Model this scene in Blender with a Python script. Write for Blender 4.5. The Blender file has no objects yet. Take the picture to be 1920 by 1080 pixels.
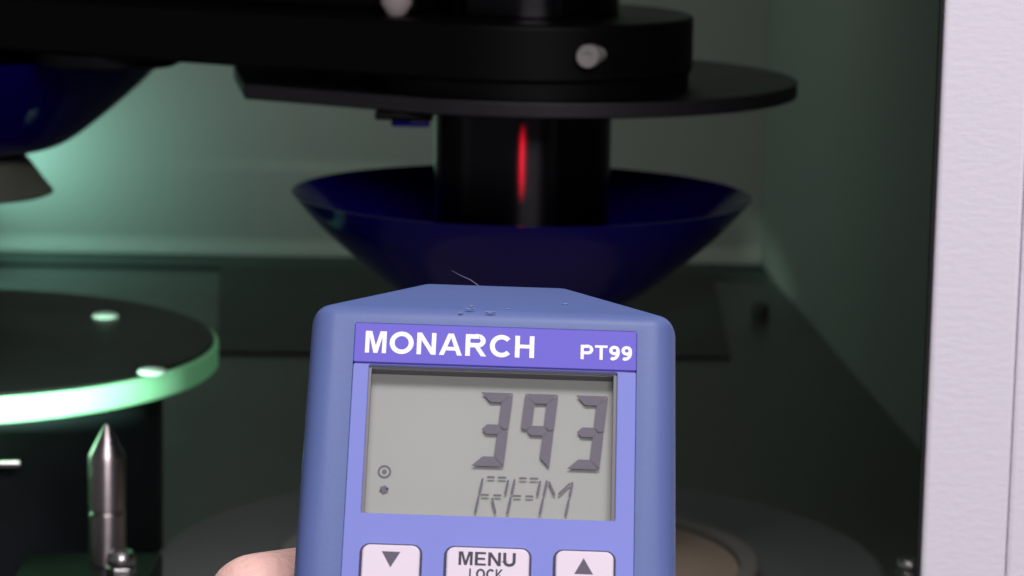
import bpy, bmesh, math, random
from mathutils import Vector, Matrix, noise
R = math.radians
random.seed(7)
scene = bpy.context.scene
C = scene.collection

# ------------------------------------------------------------------ camera, light, exposure
cam_d = bpy.data.cameras.new('camera'); cam = bpy.data.objects.new('camera', cam_d); C.objects.link(cam)
cam_d.sensor_width = 36; cam_d.lens = 103.125; cam_d.clip_start = .02; cam_d.clip_end = 20
cam_d.dof.use_dof = True; cam_d.dof.focus_distance = .57; cam_d.dof.aperture_fstop = 38
cam.matrix_world = (Matrix.Translation((0, 0, .268)) @ Matrix.Rotation(R(90) - math.atan(940 / 5500), 4, 'X')
                    @ Matrix.Rotation(R(1.05), 4, 'Z'))
scene.camera = cam
scene.view_settings.view_transform = 'Standard'; scene.view_settings.look = 'None'
scene.view_settings.exposure = 0; scene.view_settings.gamma = 1

world = bpy.data.worlds.new('World'); scene.world = world; world.use_nodes = True
bg = world.node_tree.nodes['Background']; bg.inputs[0].default_value = (.80, .78, .86, 1); bg.inputs[1].default_value = .10

def lamp(name, kind, loc, target, energy, color, **kw):
    d = bpy.data.lights.new(name, kind); o = bpy.data.objects.new(name, d); C.objects.link(o)
    d.energy = energy; d.color = color
    for k, v in kw.items(): setattr(d, k, v)
    o.location = loc
    o.rotation_euler = (Vector(target) - Vector(loc)).to_track_quat('-Z', 'Y').to_euler()
    return o
# room ceiling light above the machine front; unseen fill added behind the camera
lamp('room_ceiling_light', 'AREA', (.15, .10, 1.70), (0, .55, .1), 29, (1, .95, .99), shape='RECTANGLE', size=1.2, size_y=.4)
lamp('rear_fill_light', 'AREA', (.45, -1.70, 1.25), (.1, .7, .15), 25, (1, .93, .99), shape='RECTANGLE', size=1.2, size_y=.5)
# greenish work lamp inside the cabinet, left of the frame, low in front of the back wall
lamp('cabinet_work_light', 'AREA', (-.288, 1.608, .062), (-.19, 1.66, .055), .095, (.42, 1, .85), shape='RECTANGLE', size=.10, size_y=.05)
# dim unseen fill added under the cabinet ceiling to lift the back wall
lamp('cabinet_fill_light', 'AREA', (-.06, 1.46, .45), (-.02, 1.62, .0), .50, (.84, 1, .86), shape='RECTANGLE', size=.5, size_y=.2)
# green slit lamp left of the frame, level with the pot rim
pl_ = lamp('pot_lamp', 'SPOT', (-.168, .800, .086), (-.158, .930, .0713), 9.5, (.66, 1, .80), spot_size=R(40), spot_blend=.3, shadow_soft_size=.004)
pl_.scale = (1, .215, 1)      # slit-shaped beam

# ------------------------------------------------------------------ materials
def mat(name, col, rough=.5, metal=0, spec=.5, noise_amt=0, noise_scale=40, bump=0, bump_scale=200, sss=0, stretch=(1, 1, 1), coat=0, trans=0, ior=1.45, aniso=0):
    m = bpy.data.materials.new(name); m.use_nodes = True; nt = m.node_tree; b = nt.nodes['Principled BSDF']
    b.inputs['Base Color'].default_value = (*col, 1); b.inputs['Roughness'].default_value = rough
    b.inputs['Metallic'].default_value = metal; b.inputs['Specular IOR Level'].default_value = spec
    b.inputs['IOR'].default_value = ior
    b.inputs['Transmission Weight'].default_value = trans; b.inputs['Coat Weight'].default_value = coat
    b.inputs['Anisotropic'].default_value = aniso
    if sss:
        b.inputs['Subsurface Weight'].default_value = sss; b.inputs['Subsurface Scale'].default_value = .004
        b.inputs['Subsurface Radius'].default_value = (1, .45, .3)
    tc = nt.nodes.new('ShaderNodeTexCoord'); mp = nt.nodes.new('ShaderNodeMapping')
    mp.inputs['Scale'].default_value = stretch; nt.links.new(tc.outputs['Object'], mp.inputs[0])
    if noise_amt:
        n = nt.nodes.new('ShaderNodeTexNoise'); n.inputs['Scale'].default_value = noise_scale; n.inputs['Detail'].default_value = 5
        nt.links.new(mp.outputs[0], n.inputs[0])
        cr = nt.nodes.new('ShaderNodeMixRGB'); cr.blend_type = 'MIX'
        cr.inputs[1].default_value = (*[c * (1 - noise_amt) for c in col], 1)
        cr.inputs[2].default_value = (*[min(1, c * (1 + noise_amt)) for c in col], 1)
        nt.links.new(n.outputs['Fac'], cr.inputs[0]); nt.links.new(cr.outputs[0], b.inputs['Base Color'])
        mr = nt.nodes.new('ShaderNodeMapRange'); mr.inputs['To Min'].default_value = max(.02, rough - .08); mr.inputs['To Max'].default_value = min(1, rough + .08)
        nt.links.new(n.outputs['Fac'], mr.inputs[0]); nt.links.new(mr.outputs[0], b.inputs['Roughness'])
    if bump:
        n2 = nt.nodes.new('ShaderNodeTexNoise'); n2.inputs['Scale'].default_value = bump_scale; n2.inputs['Detail'].default_value = 4
        nt.links.new(mp.outputs[0], n2.inputs[0])
        bp = nt.nodes.new('ShaderNodeBump'); bp.inputs['Strength'].default_value = bump; bp.inputs['Distance'].default_value = .001
        nt.links.new(n2.outputs['Fac'], bp.inputs['Height']); nt.links.new(bp.outputs[0], b.inputs['Normal'])
    return m

M = dict(
    wall=mat('painted_wall', (.30, .305, .275), .55, noise_amt=.08, noise_scale=6, bump=.05, bump_scale=60),
    floor=mat('dark_floor', (.055, .058, .054), .38, noise_amt=.25, noise_scale=14, bump=.1, bump_scale=90),
    shade_black=mat('dull_shade_black', (.020, .021, .019), .6, noise_amt=.3, noise_scale=30),  # black of the painted floor shadow; the far bolt shares it
    seam=mat('wall_seam', (.03, .04, .035), .6),
    post=mat('white_powder_coat', (.92, .88, .96), .45, bump=.10, bump_scale=560, stretch=(.55, 1, 1.3)),
    halo=mat('black_halo', (.006, .006, .008), .7),
    black=mat('black_anodised', (.0022, .0021, .0023), .45, spec=.22, noise_amt=.25, noise_scale=50, bump=.05, bump_scale=300),
    blacksat=mat('black_satin_sleeve', (.045, .042, .046), .22, metal=1, noise_amt=.15, noise_scale=20),
    plate_edge=mat('dark_plate', (.006, .0056, .0068), .36, spec=.3, noise_amt=.25, noise_scale=50),
    plate_rim=mat('lighter_plate_edge', (.022, .020, .024), .45, noise_amt=.25, noise_scale=60),
    navy=mat('navy_plastic', (.0045, .0012, .130), .13, noise_amt=.15, noise_scale=25, spec=.25),
    holder=mat('grey_holder', (.12, .13, .10), .5, noise_amt=.2, noise_scale=40),
    steel=mat('brushed_steel', (.60, .53, .53), .30, metal=1, noise_amt=.12, noise_scale=20, stretch=(1, 1, 40)),
    bolt=mat('bolt_steel', (.62, .60, .59), .25, metal=1, noise_amt=.12, noise_scale=90),
    stud=mat('pale_stud', (.45, .42, .40), .4, noise_amt=.12, noise_scale=300, bump=.2, bump_scale=600),
    knob=mat('pale_knob', (.60, .52, .50), .5, noise_amt=.1),
    table=mat('grey_turntable', (.10, .10, .106), .55, noise_amt=.15, noise_scale=25, bump=.08, bump_scale=200),
    table_edge=mat('turntable_edge', (.14, .14, .145), .45),
    lap=mat('tan_lap', (.30, .23, .17), .8, noise_amt=.2, noise_scale=30, bump=.2, bump_scale=250),
    lapring=mat('lap_ring', (.15, .14, .13), .55, noise_amt=.1),
    pot_top=mat('dark_pot_top', (.009, .009, .009), .36, spec=.14, noise_amt=.3, noise_scale=18),
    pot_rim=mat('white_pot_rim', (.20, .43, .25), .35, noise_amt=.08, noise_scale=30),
    pot_body=mat('pot_body', (.006, .010, .012), .55, noise_amt=.15),
    boot=mat('blue_rubber_boot', (.100, .142, .330), .42, noise_amt=.07, noise_scale=30, bump=.03, bump_scale=900, spec=.3),
    band=mat('violet_band', (.130, .105, .545), .45, spec=.25, noise_amt=.03, bump=.02, bump_scale=400),
    panel=mat('lavender_panel', (.195, .225, .590), .5, spec=.25, noise_amt=.03, bump=.03, bump_scale=500),
    lining=mat('screen_lining', (.14, .135, .15), .35),
    fibre=mat('fibre', (.16, .15, .24), .6),
    scuff=mat('scuffed_rubber', (.20, .27, .50), .5, bump=.3, bump_scale=400),
    cap=mat('pale_cap', (.60, .80, .66), .35),
    ink=mat('white_ink', (.86, .84, .90), .5),
    inkblk=mat('black_ink', (.02, .018, .035), .5),
    inkgrey=mat('plum_ink', (.075, .06, .10), .5),
    lcd=mat('lcd_backing', (.385, .398, .385), .6, noise_amt=.03, noise_scale=90),
    seg=mat('lcd_segment', (.140, .130, .172), .6),
    segfaint=mat('lcd_segment_faint', (.14, .13, .17), .6),
    button=mat('white_key', (.68, .60, .68), .35, noise_amt=.02, bump=.02, bump_scale=300),
    keyline=mat('navy_key_outline', (.008, .008, .05), .4),
    skin=mat('skin', (.86, .54, .47), .5, noise_amt=.16, noise_scale=90, bump=.45, bump_scale=500, sss=.25),
    nail=mat('nail', (.68, .44, .38), .3),
)
def turned(m, a):          # lathe-turned finish: highlights stretch along the axis
    nt = m.node_tree; b = nt.nodes['Principled BSDF']; t = nt.nodes.new('ShaderNodeTangent'); t.direction_type = 'RADIAL'; t.axis = 'Z'
    nt.links.new(t.outputs[0], b.inputs['Tangent']); b.inputs['Anisotropic'].default_value = a; b.inputs['Anisotropic Rotation'].default_value = .25
turned(M['steel'], .85); turned(M['blacksat'], .85)
lens = bpy.data.materials.new('clear_lens'); lens.use_nodes = True; nt = lens.node_tree; nt.nodes.clear()
o_ = nt.nodes.new('ShaderNodeOutputMaterial'); mx = nt.nodes.new('ShaderNodeMixShader'); tr = nt.nodes.new('ShaderNodeBsdfTransparent'); gl = nt.nodes.new('ShaderNodeBsdfGlossy'); fr = nt.nodes.new('ShaderNodeFresnel')
tr.inputs[0].default_value = (.97, .97, .96, 1); gl.inputs['Roughness'].default_value = .06; fr.inputs[0].default_value = 1.3
nt.links.new(fr.outputs[0], mx.inputs[0]); nt.links.new(tr.outputs[0], mx.inputs[1]); nt.links.new(gl.outputs[0], mx.inputs[2]); nt.links.new(mx.outputs[0], o_.inputs[0]); M['lens'] = lens
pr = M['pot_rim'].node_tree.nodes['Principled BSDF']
pr.inputs['Emission Color'].default_value = (.25, 1, .40, 1); pr.inputs['Emission Strength'].default_value = .10  # added green glow stands in for lamp light spreading through the rim
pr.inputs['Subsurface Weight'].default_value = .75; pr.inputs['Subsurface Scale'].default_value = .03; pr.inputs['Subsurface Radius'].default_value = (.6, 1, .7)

# ------------------------------------------------------------------ helpers
def link(name, me, m, parent=None, mw=None, smooth=None):
    o = bpy.data.objects.new(name, me); C.objects.link(o)
    if m is not None: me.materials.clear(); me.materials.append(m)
    if parent: o.parent = parent
    if mw is not None: o.matrix_local = mw
    if smooth is not None:
        me.polygons.foreach_set('use_smooth', [True] * len(me.polygons))
        try: me.set_sharp_from_angle(angle=R(smooth))
        except Exception: pass
    me.update(); return o
def from_bm(name, bm, m, parent=None, mw=None, smooth=35, bevel=0, seg=3):
    bmesh.ops.recalc_face_normals(bm, faces=bm.faces)
    me = bpy.data.meshes.new(name); bm.to_mesh(me); bm.free()
    o = link(name, me, m, parent, mw, smooth)
    if bevel:
        b = o.modifiers.new('bevel', 'BEVEL'); b.width = bevel; b.segments = seg; b.limit_method = 'ANGLE'; b.angle_limit = R(30)
    return o
def tag(o, label=None, cat=None, group=None, kind=None):
    for k, v in (('label', label), ('category', cat), ('group', group), ('kind', kind)):
        if v: o[k] = v
    return o
def thing(name, label, cat, loc=(0, 0, 0), group=None):
    o = bpy.data.objects.new(name, None); C.objects.link(o); o.location = loc; o.empty_display_size = .01
    return tag(o, label, cat, group)
def box_bm(x0, x1, y0, y1, z0, z1, bm=None):
    bm = bm or bmesh.new()
    r = bmesh.ops.create_cube(bm, size=1)
    for v in r['verts']:
        v.co = Vector(((x0 + x1) / 2 + v.co.x * (x1 - x0), (y0 + y1) / 2 + v.co.y * (y1 - y0), (z0 + z1) / 2 + v.co.z * (z1 - z0)))
    return bm
def lathe_bm(prof, seg=96, bm=None, off=(0, 0, 0)):
    bm = bm or bmesh.new(); rings = []
    for r, z in prof:
        if r < 1e-6: rings.append([bm.verts.new((off[0], off[1], z + off[2]))])
        else: rings.append([bm.verts.new((off[0] + r * math.cos(2 * math.pi * i / seg), off[1] + r * math.sin(2 * math.pi * i / seg), z + off[2])) for i in range(seg)])
    for a, b in zip(rings, rings[1:]):
        for i in range(seg):
            j = (i + 1) % seg
            if len(a) == 1 and len(b) > 1: bm.faces.new((a[0], b[i], b[j]))
            elif len(b) == 1 and len(a) > 1: bm.faces.new((a[i], a[j], b[0]))
            elif len(a) > 1: bm.faces.new((a[i], a[j], b[j], b[i]))
    return bm
def prism_bm(outline, z0, z1, bm=None):
    bm = bm or bmesh.new()
    lo = [bm.verts.new((x, y, z0)) for x, y in outline]; hi = [bm.verts.new((x, y, z1)) for x, y in outline]
    bm.faces.new(lo); bm.faces.new(hi); n = len(lo)
    for i in range(n): bm.faces.new((lo[i], lo[(i + 1) % n], hi[(i + 1) % n], hi[i]))
    return bm
def rrect(x0, x1, y0, y1, r, n=6):
    pts = []
    for cx, cy, a0 in ((x1 - r, y1 - r, 0), (x0 + r, y1 - r, 90), (x0 + r, y0 + r, 180), (x1 - r, y0 + r, 270)):
        for i in range(n + 1):
            a = R(a0 + 90 * i / n); pts.append((cx + r * math.cos(a), cy + r * math.sin(a)))
    return pts
def axis_mw(loc, direction):
    return Matrix.Translation(loc) @ Vector(direction).to_track_quat('Z', 'Y').to_matrix().to_4x4()

# ------------------------------------------------------------------ the setting: inside of the machine cabinet
def struct(name, bm, m, parent=None, **kw):
    o = from_bm(name, bm, m, parent, **kw)
    if parent is None: o['kind'] = 'structure'
    return o
BACK = 1.66
struct('floor', box_bm(-.75, .40, .70, BACK + .02, -.02, 0), M['floor'])
struct('wall_back', box_bm(-.75, .40, BACK, BACK + .02, 0, .46), M['wall'])
# right wall stands slightly splayed
rw = bmesh.new()
prism_bm([(.1425, BACK - .001), (.197, .735), (.217, .735), (.1625, BACK - .001)], .0, .62, rw)
struct('wall_right', rw, M['wall'])
struct('wall_left', box_bm(-.77, -.751, .70, BACK + .02, -.02, .46), M['wall'])
struct('ceiling', box_bm(-.77, .40, .70, BACK + .02, .46, .48), M['wall'])
# rounded cove along the foot of the back wall and the dark joint below it
cv = bmesh.new(); prof = [(-.009 * (1 - math.sin(R(a))), .0095 - .009 * math.cos(R(a)) ) for a in range(90, -1, -15)]
prof = [(-.009 + .009 * math.sin(R(a)), .0095 - .009 * math.cos(R(a))) for a in range(90, -1, -15)] + [(-.010, .0002), (0, .0002)]
a = [cv.verts.new((-.74, BACK - .0005 + y, z + .002)) for y, z in prof]; b = [cv.verts.new((.142, BACK - .0005 + y, z + .002)) for y, z in prof]
for i in range(len(a)): cv.faces.new((a[i], a[(i + 1) % len(a)], b[(i + 1) % len(a)], b[i]))
cv.faces.new(a); cv.faces.new(list(reversed(b)))
struct('wall_cove', cv, M['wall'])
struct('wall_joint', box_bm(-.74, .140, BACK - .050, BACK - .0120, .0004, .0018), M['seam'])

mt = from_bm('floor_shade', prism_bm([(-.139, 1.365), (.105, 1.375), (.112, 1.615), (-.163, 1.61)], .0006, .0016), M['shade_black'])  # dark sheet laid in for the arm's shadow on the floor
tag(mt, 'thin black sheet on the cabinet floor painting the shadow of the arm', 'painted shade')

# white front frame post of the cabinet
post = thing('cabinet_post', 'white textured powder-coated post at the front right of the cabinet', 'post', (.1013, .70, 0))
from_bm('face_panel', box_bm(.0006, .0215, 0, .0035, -.25, .46), M['post'], post, bevel=.0012)
from_bm('return_panel', box_bm(.0218, .09, .0005, .0035, -.25, .46), M['post'], post, bevel=.0010)
from_bm('halo_line', box_bm(-.0004, .0004, .0008, .0030, -.25, .46), M['halo'], post)  # added dark strip imitating a sharpening halo along the post edge

# ------------------------------------------------------------------ turntable and lap under the right spindle
tt = thing('turntable', 'broad flat dark grey round table plate low in the cabinet', 'turntable', (.0045, .95, 0))
from_bm('plate', lathe_bm([(0, .014), (.1195, .014), (.1205, .0132), (.1205, .0045), (.116, .003), (0, .003)], 160), M['table'], tt)
from_bm('rim', lathe_bm([(.1207, .0128), (.1214, .0124), (.1214, .0052), (.1207, .0048)], 160), M['table_edge'], tt)
from_bm('pedestal', lathe_bm([(0, .003), (.05, .003), (.05, 0.0002), (0, .0002)], 64), M['black'], tt)
lp = thing('lap_dish', 'shallow tan lap dish with grey rim lying on the turntable', 'dish', (.0040, .937, .0142))
from_bm('rim', lathe_bm([(.0725, .0006), (.0725, .0042), (.0735, .005), (.078, .005), (.079, .004), (.079, .0001), (.0725, .0001)], 128), M['lapring'], lp)
from_bm('pad', lathe_bm([(0, .0018), (.06, .0018), (.0722, .0024), (.0722, .0002), (0, .0002)], 128), M['lap'], lp)

# ------------------------------------------------------------------ spindles with navy splash bowls
def bowl_bm():
    out = [(.0750, 0), (.0705, -.0055), (.0634, -.0128), (.0534, -.0216), (.0413, -.0312), (.0322, -.0360), (.0200, -.0385)]
    # smooth the outline
    def cr(p, n=5):
        q = []
        for i in range(len(p) - 1):
            p0, p1, p2, p3 = p[max(i - 1, 0)], p[i], p[i + 1], p[min(i + 2, len(p) - 1)]
            for k in range(n):
                t = k / n
                q.append(tuple(.5 * ((2 * p1[j]) + (-p0[j] + p2[j]) * t + (2 * p0[j] - 5 * p1[j] + 4 * p2[j] - p3[j]) * t * t + (-p0[j] + 3 * p1[j] - 3 * p2[j] + p3[j]) * t ** 3) for j in (0, 1)))
        return q + [p[-1]]
    o = cr(out); inn = [(max(.019, r - .0008), z + .0010 * min(1, k_ / 4)) for k_, (r, z) in enumerate(o)]
    return lathe_bm([(inn[-1][0], inn[-1][1])] + list(reversed(inn)) + o + [(.019, -.0385)], 160)
def spindle(label, loc, rim_z, top_z, group):
    s = thing('spindle', label, 'spindle', (loc[0], loc[1], rim_z), group)
    from_bm('splash_bowl', bowl_bm(), M['navy'], s, smooth=30)
    h = top_z - rim_z
    from_bm('sleeve', lathe_bm([(0, -.030), (.0284, -.030), (.0288, -.0295), (.0288, h), (0, h)], 96), M['blacksat'], s)
    from_bm('holder', lathe_bm([(0, -.0384), (.0200, -.0384), (.0222, -.0395), (.0250, -.0430), (.0285, -.0480), (.0318, -.0520), (.0318, -.0528), (.030, -.0535), (0, -.0535)], 96), M['holder'], s)
    return s
sp = spindle('spindle with navy splash bowl right behind the handheld meter, red spot on its sleeve', (.0026, .95), .1372, .1675, 'spindles')
spindle('spindle with navy splash bowl cut off at the left edge', (-.1985, 1.05), .1730, .1772, 'spindles')

# swinging arm that carries both spindles
ang = math.atan2(.10, -.2011)                      # towards the left spindle
d = Vector((math.cos(ang), math.sin(ang))); nrm = Vector((-d.y, d.x))
ax = Vector((.0026, .95)); W = .0545
arm = thing('spindle_carrier', 'long black arm across the top carrying the spindles', 'machine arm', (ax.x, ax.y, .1675))
def stadium(r, length, n=48):
    a0 = math.atan2(d.y, d.x)
    pts = [(r * math.cos(a0 + math.pi / 2 + math.pi * i / n), r * math.sin(a0 + math.pi / 2 + math.pi * i / n)) for i in range(n + 1)]
    return pts + [tuple(Vector(pts[-1]) + d * length), tuple(Vector(pts[0]) + d * length)]
from_bm('arm_body', prism_bm(stadium(W, .42), .0108, .0288), M['black'], arm, bevel=.0012)
# round guard plate with a straight front edge that runs on to the left
rp = .0878
plate_out = [(.0034 + rp * math.cos(R(a_)), .028 + rp * math.sin(R(a_))) for a_ in range(-112, 101, 4)]
plate_out += [(-.060, .100), (-.1000, .060), (-.0985, .045), (-.0890, -.0190)]
gp = from_bm('guard_plate', prism_bm(plate_out, .0008, .0058), M['black'], arm, bevel=.0006)
gp.data.materials.append(M['plate_rim'])
for f_ in gp.data.polygons:
    if abs(f_.normal.z) < .5: f_.material_index = 1  # sides of the plate lighter than its top and underside
from_bm('spacer', lathe_bm([(0, .0059), (.0535, .0059), (.0535, .0107), (0, .0107)], 64), M['black'], arm)
from_bm('upper_sleeve', lathe_bm([(.0300, .0289), (.0305, .0295), (.0305, .10), (0, .10)], 96), M['blacksat'], arm)
# drive housing on top of the arm
hs = [tuple(Vector(p)) for p in ((d * .022 + nrm * -.034), (d * .022 + nrm * .034), (d * .41 + nrm * .034), (d * .41 + nrm * -.034))]
from_bm('drive_housing', prism_bm(hs, .0290, .10), M['black'], arm, bevel=.002)
# clamp collar below the arm on the left
cc = Vector((-.1375, .985)) - ax
from_bm('clamp_collar', lathe_bm([(0, .0060), (.0225, .0060), (.0245, .0070), (.0248, .0107), (0, .0107)], 64, off=(cc.x, cc.y, 0)), M['plate_edge'], arm)
# small clips under the guard plate
from_bm('clip', box_bm(-.046, -.028, -.048, -.040, -.0018, .0007), M['black'], arm, bevel=.0006)
from_bm('clip', box_bm(-.041, -.029, -.046, -.040, -.0040, -.0019), M['navy'], arm, bevel=.0006)
# pale thumb stud on the hub
stv = Vector((.0215, -.0500, .0198))
from_bm('thumb_stud', lathe_bm([(0, -.006), (.0027, -.006), (.0027, .002), (.0034, .0026), (.0036, .0040), (.0036, .0062), (.0033, .0068), (.0016, .0068), (.0015, .0060), (0, .0060)], 32), M['stud'], arm, mw=axis_mw(stv, (-.42, -1, -.02)))
# pale knob standing on the arm
kn = Vector((-.0405, -.0280, .0288))
from_bm('knob', lathe_bm([(0, .0002), (.0026, .0002), (.0032, .0008), (.0050, .0040), (.0052, .012), (.004, .014), (0, .014)], 40, off=tuple(kn)), M['knob'], arm)

# ------------------------------------------------------------------ pot on the left
pot = thing('round_pot', 'round dark-topped pot with brightly lit white rim at the left edge', 'pot', (-.205, 1.0, 0))
from_bm('body', lathe_bm([(0, .0660), (.0830, .0660), (.0835, .060), (.0835, .001), (0, .001)], 128), M['pot_body'], pot)
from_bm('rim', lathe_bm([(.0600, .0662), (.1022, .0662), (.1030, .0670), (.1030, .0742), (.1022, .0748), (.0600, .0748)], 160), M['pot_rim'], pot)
from_bm('top', lathe_bm([(0, .0758), (.1010, .0758), (.1016, .0752), (.1016, .0749), (0, .0749)], 160), M['pot_top'], pot)
for x, y in ((.0578, .0463), (.0873, -.0540), (-.03, .08), (-.07, -.06)):
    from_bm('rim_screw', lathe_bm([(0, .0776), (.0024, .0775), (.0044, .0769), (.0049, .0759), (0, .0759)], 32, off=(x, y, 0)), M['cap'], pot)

# ------------------------------------------------------------------ steel pin and bolts
from_bm('fixture_block', box_bm(-.150, -.108, .838, .893, .0002, .0290), M['black'], bevel=.001)
tag(bpy.data.objects['fixture_block'], 'low black block under the pointed steel pin', 'block')
pin = thing('locating_pin', 'pointed brushed steel pin standing beside the pot', 'pin', (-.1236, .88, .0291))
from_bm('head', lathe_bm([(0, .0440), (.0007, .0436), (.0054, .0347), (.0057, .0338), (.0057, .0174), (.0053, .0168)], 64), M['steel'], pin, smooth=25)
from_bm('shank', lathe_bm([(.0051, .0170), (.0051, .0165), (.0057, .0160), (.0057, .0001), (0, .0001)], 64), M['steel'], pin)
def bolt(label, loc, s=1, h=.0145, m=None):
    m = m or M['bolt']
    t = thing('hex_bolt', label, 'bolt', loc, 'bolts on the cabinet floor')
    from_bm('head', lathe_bm([(0, h + .0060 * s), (.0022 * s, h + .0060 * s), (.0024 * s, h + .0088 * s), (.0036 * s, h + .0088 * s), (.0045 * s, h + .0074 * s), (.0047 * s, h + .0050 * s), (.0045 * s, h + .0046 * s), (0, h + .0046 * s)], 40), m, t)
    hx = [(.0049 * s * math.cos(R(60 * k + 10)), .0049 * s * math.sin(R(60 * k + 10))) for k in range(6)]
    from_bm('nut', prism_bm(hx, h, h + .0040 * s), m, t, bevel=.0004)
    if h > .002: from_bm('shank', lathe_bm([(0, .0002), (.0030 * s, .0002), (.0030 * s, h - .0002), (0, h - .0002)], 24), m, t)
    return t
bolt('small steel bolt standing just in front of the pointed pin', (-.1169, .862, .0291), .95, .0001)
bolt('small steel bolt at the foot of the white post', (.1309, .93, 0), .8, .0145)
bolt('dim bolt on the floor in the far right corner', (.1270, 1.4766, 0), 1.0, .001, M['shade_black'])
# side latch on the pot body
from_bm('latch', lathe_bm([(0, 0), (.0016, 0), (.0022, .0006), (.0022, .022), (.0014, .0225), (.0014, .029), (0, .029)], 32), M['bolt'], pot, mw=axis_mw((.0195, -.0868, .0514), (1, .12, 0)))
# ------------------------------------------------------------------ handheld meter
mm = .001
TM = Matrix(((.99989, .013445, .006269, -.0036012), (-.002499, .569244, -.822165, .5274734), (-.014623, .822059, .569214, .1488926), (0, 0, 0, 1)))
tac = thing('tachometer', 'blue handheld tachometer with grey screen reading 393, held up in front', 'tachometer')
tac.matrix_world = TM @ Matrix.Translation((0, -.1, 0))
TL = Matrix.Translation((0, .1, 0)) @ Matrix.Scale(mm, 4)        # millimetres of the face, measured from the screen centre
def tpart(name, bm, m, parent=None, **kw):
    bmesh.ops.transform(bm, matrix=TL, verts=bm.verts)
    return from_bm(name, bm, m, parent or tac, **kw)
def hull(pts):
    bm = bmesh.new()
    for p in pts: bm.verts.new(p)
    r = bmesh.ops.convex_hull(bm, input=bm.verts)
    bmesh.ops.dissolve_limit(bm, angle_limit=R(1), verts=bm.verts, edges=bm.edges)
    return bm
boot_pts = []
for sx in (-1, 1):
    boot_pts += [(sx * 34.5, 26.6, -.6), (sx * 35.5, -110, -.6), (sx * 34.0, 25.5, -30), (sx * 33.4, -110, -34), (sx * 33.2, 20, -34),
                 (sx * 13.6, 39.2, -15), (sx * 13.4, 38.5, -30)]
hb = hull(boot_pts); bmesh.ops.recalc_face_normals(hb, faces=hb.faces)
bw = hb.edges.layers.float.new('bevel_weight_edge')
for e_ in hb.edges:
    p_, q_ = (v_.co for v_ in e_.verts)
    e_[bw] = 1 if (p_.z > -1 and q_.z > -1 and abs(p_.x - q_.x) < 3) else .34
tmp = bpy.data.meshes.new('t'); hb.to_mesh(tmp); hb.free(); to = bpy.data.objects.new('t', tmp); C.objects.link(to)
bv = to.modifiers.new('b', 'BEVEL'); bv.width = 5.0; bv.segments = 7; bv.limit_method = 'WEIGHT'
cut = bpy.data.meshes.new('c'); cb = prism_bm(rrect(-26.0, 26.9, -95, 23.65, .5, 4), -6, 5); bmesh.ops.recalc_face_normals(cb, faces=cb.faces); cb.to_mesh(cut); cb.free(); co = bpy.data.objects.new('c', cut); C.objects.link(co)
bo = to.modifiers.new('x', 'BOOLEAN'); bo.operation = 'DIFFERENCE'; bo.object = co; bo.solver = 'EXACT'
dg = bpy.context.evaluated_depsgraph_get(); ev = to.evaluated_get(dg); bm_ = bpy.data.meshes.new_from_object(ev)
bpy.data.objects.remove(to); bpy.data.objects.remove(co)
bb = bmesh.new(); bb.from_mesh(bm_)
boot = tpart('boot', bb, M['boot'], smooth=40, bevel=.00035, seg=2)

# violet title band, lavender face with a screen window
band = tpart('title_band', prism_bm(rrect(-25.97, 26.87, 15.55, 23.60, .3, 3), -4, -.45), M['band'], bevel=.00018, seg=2)
fx0, fx1, fy0, fy1 = -25.95, 26.85, -94.8, 15.48
wx0, wx1, wy0, wy1 = -23.0, 23.35, -14.25, 15.2
fb = bmesh.new()
def ring_prism(bm, outer, inner, z0, z1):
    for z, fl in ((z0, 1), (z1, 0)):
        pass
    vo0 = [bm.verts.new((*p, z0)) for p in outer]; vo1 = [bm.verts.new((*p, z1)) for p in outer]
    vi0 = [bm.verts.new((*p, z0)) for p in inner]; vi1 = [bm.verts.new((*p, z1)) for p in inner]
    n = len(outer)
    for i in range(n):
        j = (i + 1) % n
        bm.faces.new((vo1[i], vo1[j], vi1[j], vi1[i])); bm.faces.new((vo0[i], vi0[i], vi0[j], vo0[j]))
        bm.faces.new((vo0[i], vo0[j], vo1[j], vo1[i])); bm.faces.new((vi0[i], vi1[i], vi1[j], vi0[j]))
ring_prism(fb, rrect(fx0, fx1, fy0, fy1, .4, 3), rrect(wx0, wx1, wy0, wy1, .25, 3), -5.4, -.75)
face = tpart('face_panel', fb, M['panel'], bevel=.00015, seg=2)
ln = bmesh.new(); ring_prism(ln, rrect(wx0 + .005, wx1 - .005, wy0 + .005, wy1 - .005, .25, 3), rrect(wx0 + .5, wx1 - .65, wy0 + .2, wy1 - .35, .2, 3), -4.29, -1.3)
tpart('screen_lining', ln, M['lining'])
tpart('screen_lens', box_bm(wx0 + .55, wx1 - .7, wy0 + .25, wy1 - .4, -1.9, -1.5), M['lens'])
disp = tpart('display', box_bm(wx0 - 1, wx1 + 1, wy0 - 1, wy1 + 1, -5.9, -4.3), M['lcd'])

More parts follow.
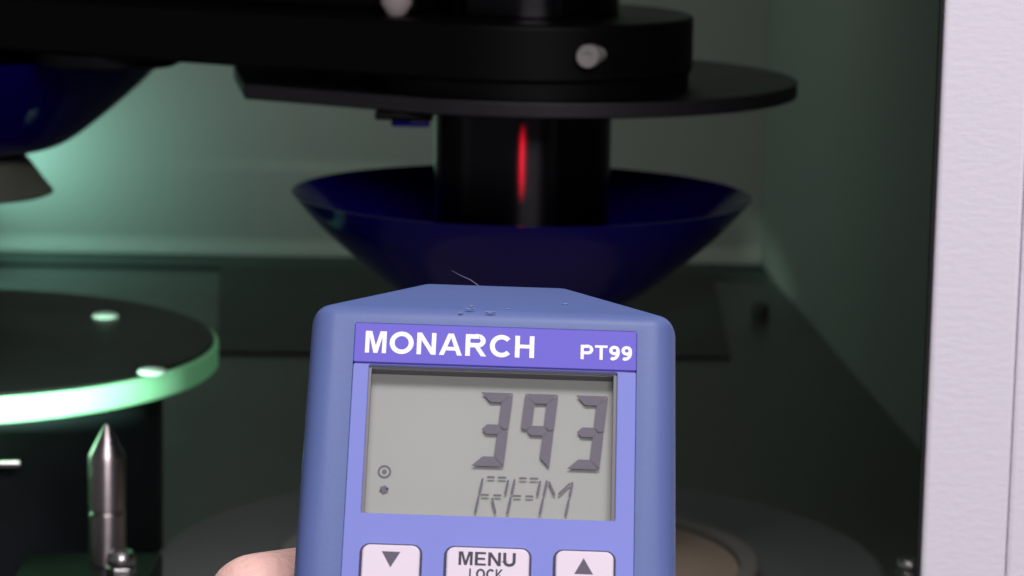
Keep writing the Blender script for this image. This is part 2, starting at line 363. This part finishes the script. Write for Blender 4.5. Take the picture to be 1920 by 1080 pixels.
# --- stroke lettering
def stroke(bm, pts, w, z, closed=False):
    n = len(pts); L = []; Rr = []
    P = [Vector(p) for p in pts]
    for i in range(n):
        pv = P[(i - 1) % n] if (closed or i > 0) else None; nx = P[(i + 1) % n] if (closed or i < n - 1) else None
        if pv is None: t = (nx - P[i]).normalized(); m = Vector((-t.y, t.x)); s = 1
        elif nx is None: t = (P[i] - pv).normalized(); m = Vector((-t.y, t.x)); s = 1
        else:
            t1 = (P[i] - pv).normalized(); t2 = (nx - P[i]).normalized(); m = Vector((-(t1.y + t2.y), t1.x + t2.x)).normalized()
            s = 1 / max(.4, m.dot(Vector((-t1.y, t1.x))))
        L.append(bm.verts.new((*(P[i] + m * w / 2 * s), z))); Rr.append(bm.verts.new((*(P[i] - m * w / 2 * s), z)))
    for i in range(n if closed else n - 1):
        j = (i + 1) % n; bm.faces.new((L[i], Rr[i], Rr[j], L[j]))
def poly(bm, pts, z): bm.faces.new([bm.verts.new((*p, z)) for p in pts])
def arc(cx, cy, rx, ry, a0, a1, n=20): return [(cx + rx * math.cos(R(a0 + (a1 - a0) * i / n)), cy + ry * math.sin(R(a0 + (a1 - a0) * i / n))) for i in range(n + 1)]
s_ = .205; h_ = s_ / 2
def glyph(ch):
    """advance width, strokes (polylines), polygons - unit cap height"""
    if ch == 'M': return .86, [], [[(0, 0), (0, 1), (.26, 1), (.43, .34), (.60, 1), (.86, 1), (.86, 0), (.69, 0), (.69, .74), (.51, 0), (.35, 0), (.17, .74), (.17, 0)]]
    if ch == 'O': return .98, [arc(.49, .5, .49 - h_, .515 - h_, 0, 360, 40)[:-1] + ['c']], []
    if ch == 'N': return .78, [], [[(0, 0), (0, 1), (.19, 1), (.60, .32), (.60, 1), (.78, 1), (.78, 0), (.585, 0), (.18, .67), (.18, 0)]]
    if ch == 'A': return .94, [], [[(0, 0), (.36, 1), (.475, 1), (.475, .80), (.20, 0)], [(.94, 0), (.58, 1), (.475, 1), (.475, .80), (.74, 0)], [(.26, .22), (.32, .39), (.62, .39), (.68, .22)]]
    if ch == 'R': return .86, [[(.40, .91), (.5, .91)] and [(.1, 1 - h_), (.50, 1 - h_)] + arc(.50, .705, .215, .2025, 90, -90, 14) + [(.1, .5025)]], [[(0, 0), (0, 1), (.19, 1), (.19, 0)], [(.36, .44), (.55, .46), (.86, 0), (.64, 0)]]
    if ch == 'C': return .90, [arc(.48, .5, .48 - h_, .515 - h_, 42, 318, 34)], []
    if ch == 'H': return .78, [], [[(0, 0), (0, 1), (.19, 1), (.19, 0)], [(.59, 0), (.59, 1), (.78, 1), (.78, 0)], [(.1, .43), (.1, .60), (.68, .60), (.68, .43)]]
    if ch == 'P': return .76, [[(.1, 1 - h_), (.44, 1 - h_)] + arc(.44, .68, .22, .2275, 90, -90, 14) + [(.1, .4525)]], [[(0, 0), (0, 1), (.19, 1), (.19, 0)]]
    if ch == 'T': return .76, [], [[(0, 1), (.76, 1), (.76, .83), (0, .83)], [(.285, .9), (.475, .9), (.475, 0), (.285, 0)]]
    if ch == '9': return .64, [arc(.32, .675, .32 - h_, .325 - h_, 0, 360, 30)[:-1] + ['c'], [(.55, .66)] + arc(.20, .56, .345, .48, 8, -62, 10) + [(.22, .085), (.11, .15)]], []
    if ch == 'E': return .68, [], [[(0, 0), (0, 1), (.19, 1), (.19, 0)], [(.1, 1), (.67, 1), (.67, .84), (.1, .84)], [(.1, .58), (.62, .58), (.62, .42), (.1, .42)], [(.1, .16), (.69, .16), (.69, 0), (.1, 0)]]
    if ch == 'U': return .78, [[(h_, 1), (h_, .36)] + arc(.39, .36, .39 - h_, .375 - h_, 180, 360, 18) + [(.78 - h_, 1)]], []
    if ch == 'L': return .64, [], [[(0, 0), (0, 1), (.19, 1), (.19, 0)], [(.1, .17), (.64, .17), (.64, 0), (.1, 0)]]
    if ch == 'K': return .80, [], [[(0, 0), (0, 1), (.19, 1), (.19, 0)], [(.15, .30), (.15, .53), (.54, 1), (.78, 1)], [(.36, .50), (.50, .46), (.82, 0), (.58, 0)]]
def word(name, text, x0, x1, y0, h, z, m, parent, gap=.12):
    adv = [glyph(c)[0] for c in text]; tot = sum(adv) + gap * (len(text) - 1); sx = (x1 - x0) / tot; bm = bmesh.new(); x = 0; k = 0
    for c in text:
        w, st_, po = glyph(c)
        for p in st_:
            cl = p[-1] == 'c'; p = p[:-1] if cl else p
            stroke(bm, [(x0 + (x + a_) * sx, y0 + b_ * h) for a_, b_ in p], s_ * (sx + h) / 2, z + .004 * k, cl); k = (k + 1) % 4
        for p in po: poly(bm, [(x0 + (x + a_) * sx, y0 + b_ * h) for a_, b_ in p], z + .004 * k); k = (k + 1) % 4
        x += w + gap
    bmesh.ops.triangulate(bm, faces=[f for f in bm.faces if len(f.verts) > 4])
    for f in bm.faces: f.normal_update()
    bmesh.ops.transform(bm, matrix=TL, verts=bm.verts)
    for f in bm.faces:
        f.normal_update()
        if f.normal.z < 0: f.normal_flip()
    me = bpy.data.meshes.new(name); bm.to_mesh(me); bm.free()
    return link(name, me, m, parent)
def flat(name, polys, z, m, parent, thick=0):
    bm = bmesh.new()
    for i, p in enumerate(polys):
        if thick: prism_bm(p, z + .003 * (i % 3), z + thick, bm)
        else: poly(bm, p, z + .003 * (i % 3))
    return tpart(name, bm, m, parent, smooth=None)
word('lettering', 'MONARCH', -23.9, 7.7, 17.45, 4.45, -.40, M['ink'], band, .13)
word('lettering', 'PT99', 16.4, 26.0, 17.55, 2.95, -.40, M['ink'], band, .10)

# --- screen digits, floating a little above the backing as in a real glass cell
ZS, TS = -3.70, 0
def seg_polys(x0, y1, w, h, segs, t=1.5, shear=.095):
    ym = y1 - h / 2; y0 = y1 - h
    def S(p): return (p[0] + (p[1] - y0) * shear - .75 * shear * h * 0, p[1])
    e = .07
    out = []
    xl, xr = x0, x0 + w
    def hbar(y, kind):
        if kind == 'a': return [(xl + e, y), (xr - e, y), (xr - t, y - t), (xl + t, y - t)]
        if kind == 'd': return [(xl + e, y), (xr - e, y), (xr - t, y + t), (xl + t, y + t)]
        return [(xl + t * .55, y), (xl + t, y + t / 2), (xr - t, y + t / 2), (xr - t * .55, y), (xr - t, y - t / 2), (xl + t, y - t / 2)]
    def vbar(x, sgn, ya, yb):     # sgn +1: inner side lies to the left (right-hand bar)
        top, bot = max(ya, yb), min(ya, yb)
        tt, tb = (t if top == y1 else t / 2), (t if bot == y0 else t / 2)
        xi = x - sgn * t
        if top == y1: pts = [(x, top - e), (xi, top - tt - .05), (xi, bot + tb + .04), (x - sgn * t * .45, bot + e), (x, bot + e + .3)]
        else: pts = [(x, top - e - .3), (x - sgn * t * .45, top - e), (xi, top - tt - .04), (xi, bot + tb + .05), (x, bot + e)]
        return pts
    for s in segs:
        p = {'a': lambda: hbar(y1, 'a'), 'd': lambda: hbar(y0, 'd'), 'g': lambda: hbar(ym, 'g'), 'b': lambda: vbar(xr, 1, y1, ym), 'c': lambda: vbar(xr, 1, ym, y0), 'f': lambda: vbar(xl, -1, y1, ym), 'e': lambda: vbar(xl, -1, ym, y0)}[s]()
        out.append([S(q) for q in p])
    return out
for x0, sg, wd in ((-3.35, 'abgcd', 6.0), (4.95, 'abfgc', 6.15), (14.35, 'abgcd', 6.05)):
    flat('digit', seg_polys(x0, 11.60, wd, 14.8, sg, 1.95), ZS, M['seg'], disp, TS)
def bar(p, q, w):
    p, q = Vector(p), Vector(q); t_ = (q - p).normalized(); m_ = Vector((-t_.y, t_.x)) * w / 2
    a_, b_ = p + t_ * w * .5, q - t_ * w * .5
    return [tuple(p), tuple(a_ + m_), tuple(b_ + m_), tuple(q), tuple(b_ - m_), tuple(a_ - m_)]
def small(x0, segs, w=4.75, h=7.1, y0=-12.5, sh=.175):
    def S(x, y): return (x0 + x + (y) * sh, y0 + y)
    D = {'f': ((0, h * .54), (0, h * .98)), 'e': ((0, 0), (0, h * .48)), 'b': ((w, h * .54), (w, h * .96)), 'c': ((w, 0), (w, h * .48)),
         'a': ((w * .14, h + .05), (w * .47, h + .05)), 'A': ((w * .56, h + .05), (w * .92, h + .05)), 'g': ((w * .06, h * .51), (w * .40, h * .51)), 'G': ((w * .54, h * .51), (w * .88, h * .51)),
         'l': ((w * .52, h * .44), (w * .80, .05)), 'h': ((w * .07, h * .95), (w * .43, h * .56)), 'j': ((w * .93, h * .92), (w * .55, h * .58))}
    return [bar(S(*D[s][0]), S(*D[s][1]), .42) for s in segs]
for x0, sg in ((-2.25, 'feaAbgGl'), (3.65, 'feaAbgG'), (9.6, 'fehjbc')):
    flat('unit_letter', small(x0, sg), ZS, M['seg'], disp, TS)
icon = bmesh.new()
stroke(icon, arc(-19.25, -4.75, 1.08, 1.12, 0, 360, 32)[:-1], .34, -4.2, True)
poly(icon, arc(-19.25, -4.75, .42, .44, 0, 360, 16)[:-1], -4.2)
tpart('target_icon', icon, M['seg'], disp, smooth=None)
flat('star_icon', [bar((-19.15 + .95 * math.cos(R(a_)), -8.35 + .95 * math.sin(R(a_))), (-19.15 - .95 * math.cos(R(a_)), -8.35 - .95 * math.sin(R(a_))), .5) for a_ in (20, 80, 140)] + [arc(-19.15, -8.35, .8, .8, 0, 360, 12)[:-1]], -4.2, M['segfaint'], disp)

# --- keys
for x0, x1, kind in ((-22.45, -11.75, 'down'), (-7.15, 8.05, 'menu'), (12.6, 23.3, 'up')):
    k = tpart('key', prism_bm(rrect(x0 + .1, x1 - .1, -28.6, -20.55, 1.5, 8), -1.2, .25), M['button'], bevel=.00035, seg=3)
    kl = bmesh.new(); ring_prism(kl, rrect(x0 - .38, x1 + .30, -29.1, -20.12, 1.85, 8), rrect(x0 + .08, x1 - .08, -28.62, -20.53, 1.5, 8), -.749, -.66)
    tpart('outline', kl, M['keyline'], k)
    if kind == 'down': flat('arrow', [[(-18.8, -21.9), (-15.4, -21.95), (-17.1, -24.95)]], .27, M['inkgrey'], k)
    elif kind == 'up': flat('arrow', [[(17.75, -21.95), (16.1, -25.05), (19.5, -25.05)]], .27, M['inkgrey'], k)
    else:
        word('lettering', 'MENU', -4.85, 5.5, -24.05, 2.6, .27, M['inkblk'], k, .13)
        word('lettering', 'LOCK', -2.85, 3.25, -26.7, 2.05, .27, M['inkblk'], k, .12)
# ragged flash and scuffs of the rubber along the top ridge
fl = bmesh.new()
for cx, cy, cz, sx_ in ((-4.6, 27.3, -.75, 1.5), (2.6, 28.2, -2.2, .6), (-4.4, 28.6, -2.4, .55), (-.6, 26.6, -.45, 1.8), (13.5, 31.2, -5.6, .9), (-6.3, 26.3, -.45, .9)):
    r = bmesh.ops.create_icosphere(fl, subdivisions=2, radius=1)
    for v_ in r['verts']:
        q = v_.co.copy(); v_.co = Vector((cx + q.x * sx_ * .65 * (1 + .4 * noise.noise(q * 2 + Vector((cx, 0, 0)))), cy + q.y * .14 + .15 * noise.noise(q * 3), cz + q.z * .16))
tpart('rubber_flash', fl, M['scuff'], boot)
th = bmesh.new()
pts = [Vector((-3.2, 38.8, -15.2)), Vector((-5, 40.2, -15.4)), Vector((-7, 41.2, -15.6)), Vector((-8.8, 42.2, -15.6))]
for a_, b_, ra, rb in zip(pts, pts[1:], (.10, .08, .05), (.08, .05, .02)):
    mtx = axis_mw((a_ + b_) / 2, b_ - a_); bmesh.ops.create_cone(th, segments=8, radius1=ra, radius2=rb, depth=(b_ - a_).length + .02, matrix=mtx, cap_ends=True)
tpart('loose_fibre', th, M['fibre'], boot)

# ------------------------------------------------------------------ the hand that holds the meter
hm = bmesh.new()
def capsule(p, q, r0, r1, n=10):
    p, q = Vector(p), Vector(q)
    for i in range(n + 1):
        t_ = i / n; bmesh.ops.create_icosphere(hm, subdivisions=2, radius=r0 + (r1 - r0) * t_, matrix=Matrix.Translation(p.lerp(q, t_)))
def chain(pts):
    for (p, r0), (q, r1) in zip(pts, pts[1:]): capsule(p, q, r0, r1, max(5, int((Vector(q) - Vector(p)).length / 2.5)))
chain([((-4, -235, -78), 33), ((-2, -190, -72), 27), ((0, -160, -66), 26)])                     # forearm, wrist
for fx in (-22, -8, 6, 20): chain([((fx * .5, -160, -64), 17), ((fx, -120, -55), 18), ((fx, -60 - abs(fx) * .3, -52), 14)])   # palm
for v0, r_ in ((-47, 9.3), (-66, 9.8), (-85, 9.2), (-103, 8.2)):                                  # four fingers round the right side
    chain([((18, v0, -54), r_ + 1.5), ((43, v0 + 3, -44), r_ + .6), ((46.5, v0 + 5, -16), r_), ((38, v0 + 6, 6), r_ - .9), ((27, v0 + 6, 9), r_ - 1.6)])
chain([((-16, -120, -54), 18), ((-36, -72, -50), 13.5), ((-43.2, -22.5, -31), 10.6)])           # thumb bent behind the case
chain([((-43.2, -22.5, -31), 10.6), ((-30, -14, -44), 9.4), ((-14, -10, -46), 8.2)])
hme = bpy.data.meshes.new('hand'); hm.to_mesh(hme); hm.free()
ho = bpy.data.objects.new('t', hme); C.objects.link(ho)
rmf = ho.modifiers.new('r', 'REMESH'); rmf.mode = 'VOXEL'; rmf.voxel_size = 1.3
smf = ho.modifiers.new('s', 'SMOOTH'); smf.factor = .6; smf.iterations = 8
dg = bpy.context.evaluated_depsgraph_get(); he = bpy.data.meshes.new_from_object(ho.evaluated_get(dg)); bpy.data.objects.remove(ho)
he.transform(Matrix.Scale(mm, 4)); he.name = 'hand'
hand = link('hand', he, M['skin'], None, None, 180); hand.matrix_world = TM
tag(hand, 'bare hand gripping the blue tachometer from behind, thumb at its left side', 'hand')
for v0, r_ in ((-47, 9.3), (-66, 9.8), (-85, 9.2), (-103, 8.2)):
    nb = bmesh.new(); bmesh.ops.create_uvsphere(nb, u_segments=20, v_segments=12, radius=1)
    for v_ in nb.verts: v_.co = Vector((31 + v_.co.x * 6.5, v0 + 6 + v_.co.y * 5, 9.2 + (r_ - 1.6) + v_.co.z * .7)) * mm
    from_bm('nail', nb, M['nail'], hand, smooth=180)

# red aiming beam of the meter
beam = TM @ Vector((.000, .0392, -.020)); hit = Vector((.0028, .9215, .1500))
lz = lamp('aiming_beam', 'SPOT', beam, hit, 5.5, (1, .008, .03), spot_size=R(4.4), spot_blend=1, shadow_soft_size=.0012)
lz.scale = (.17, 1, 1); lz.parent = None
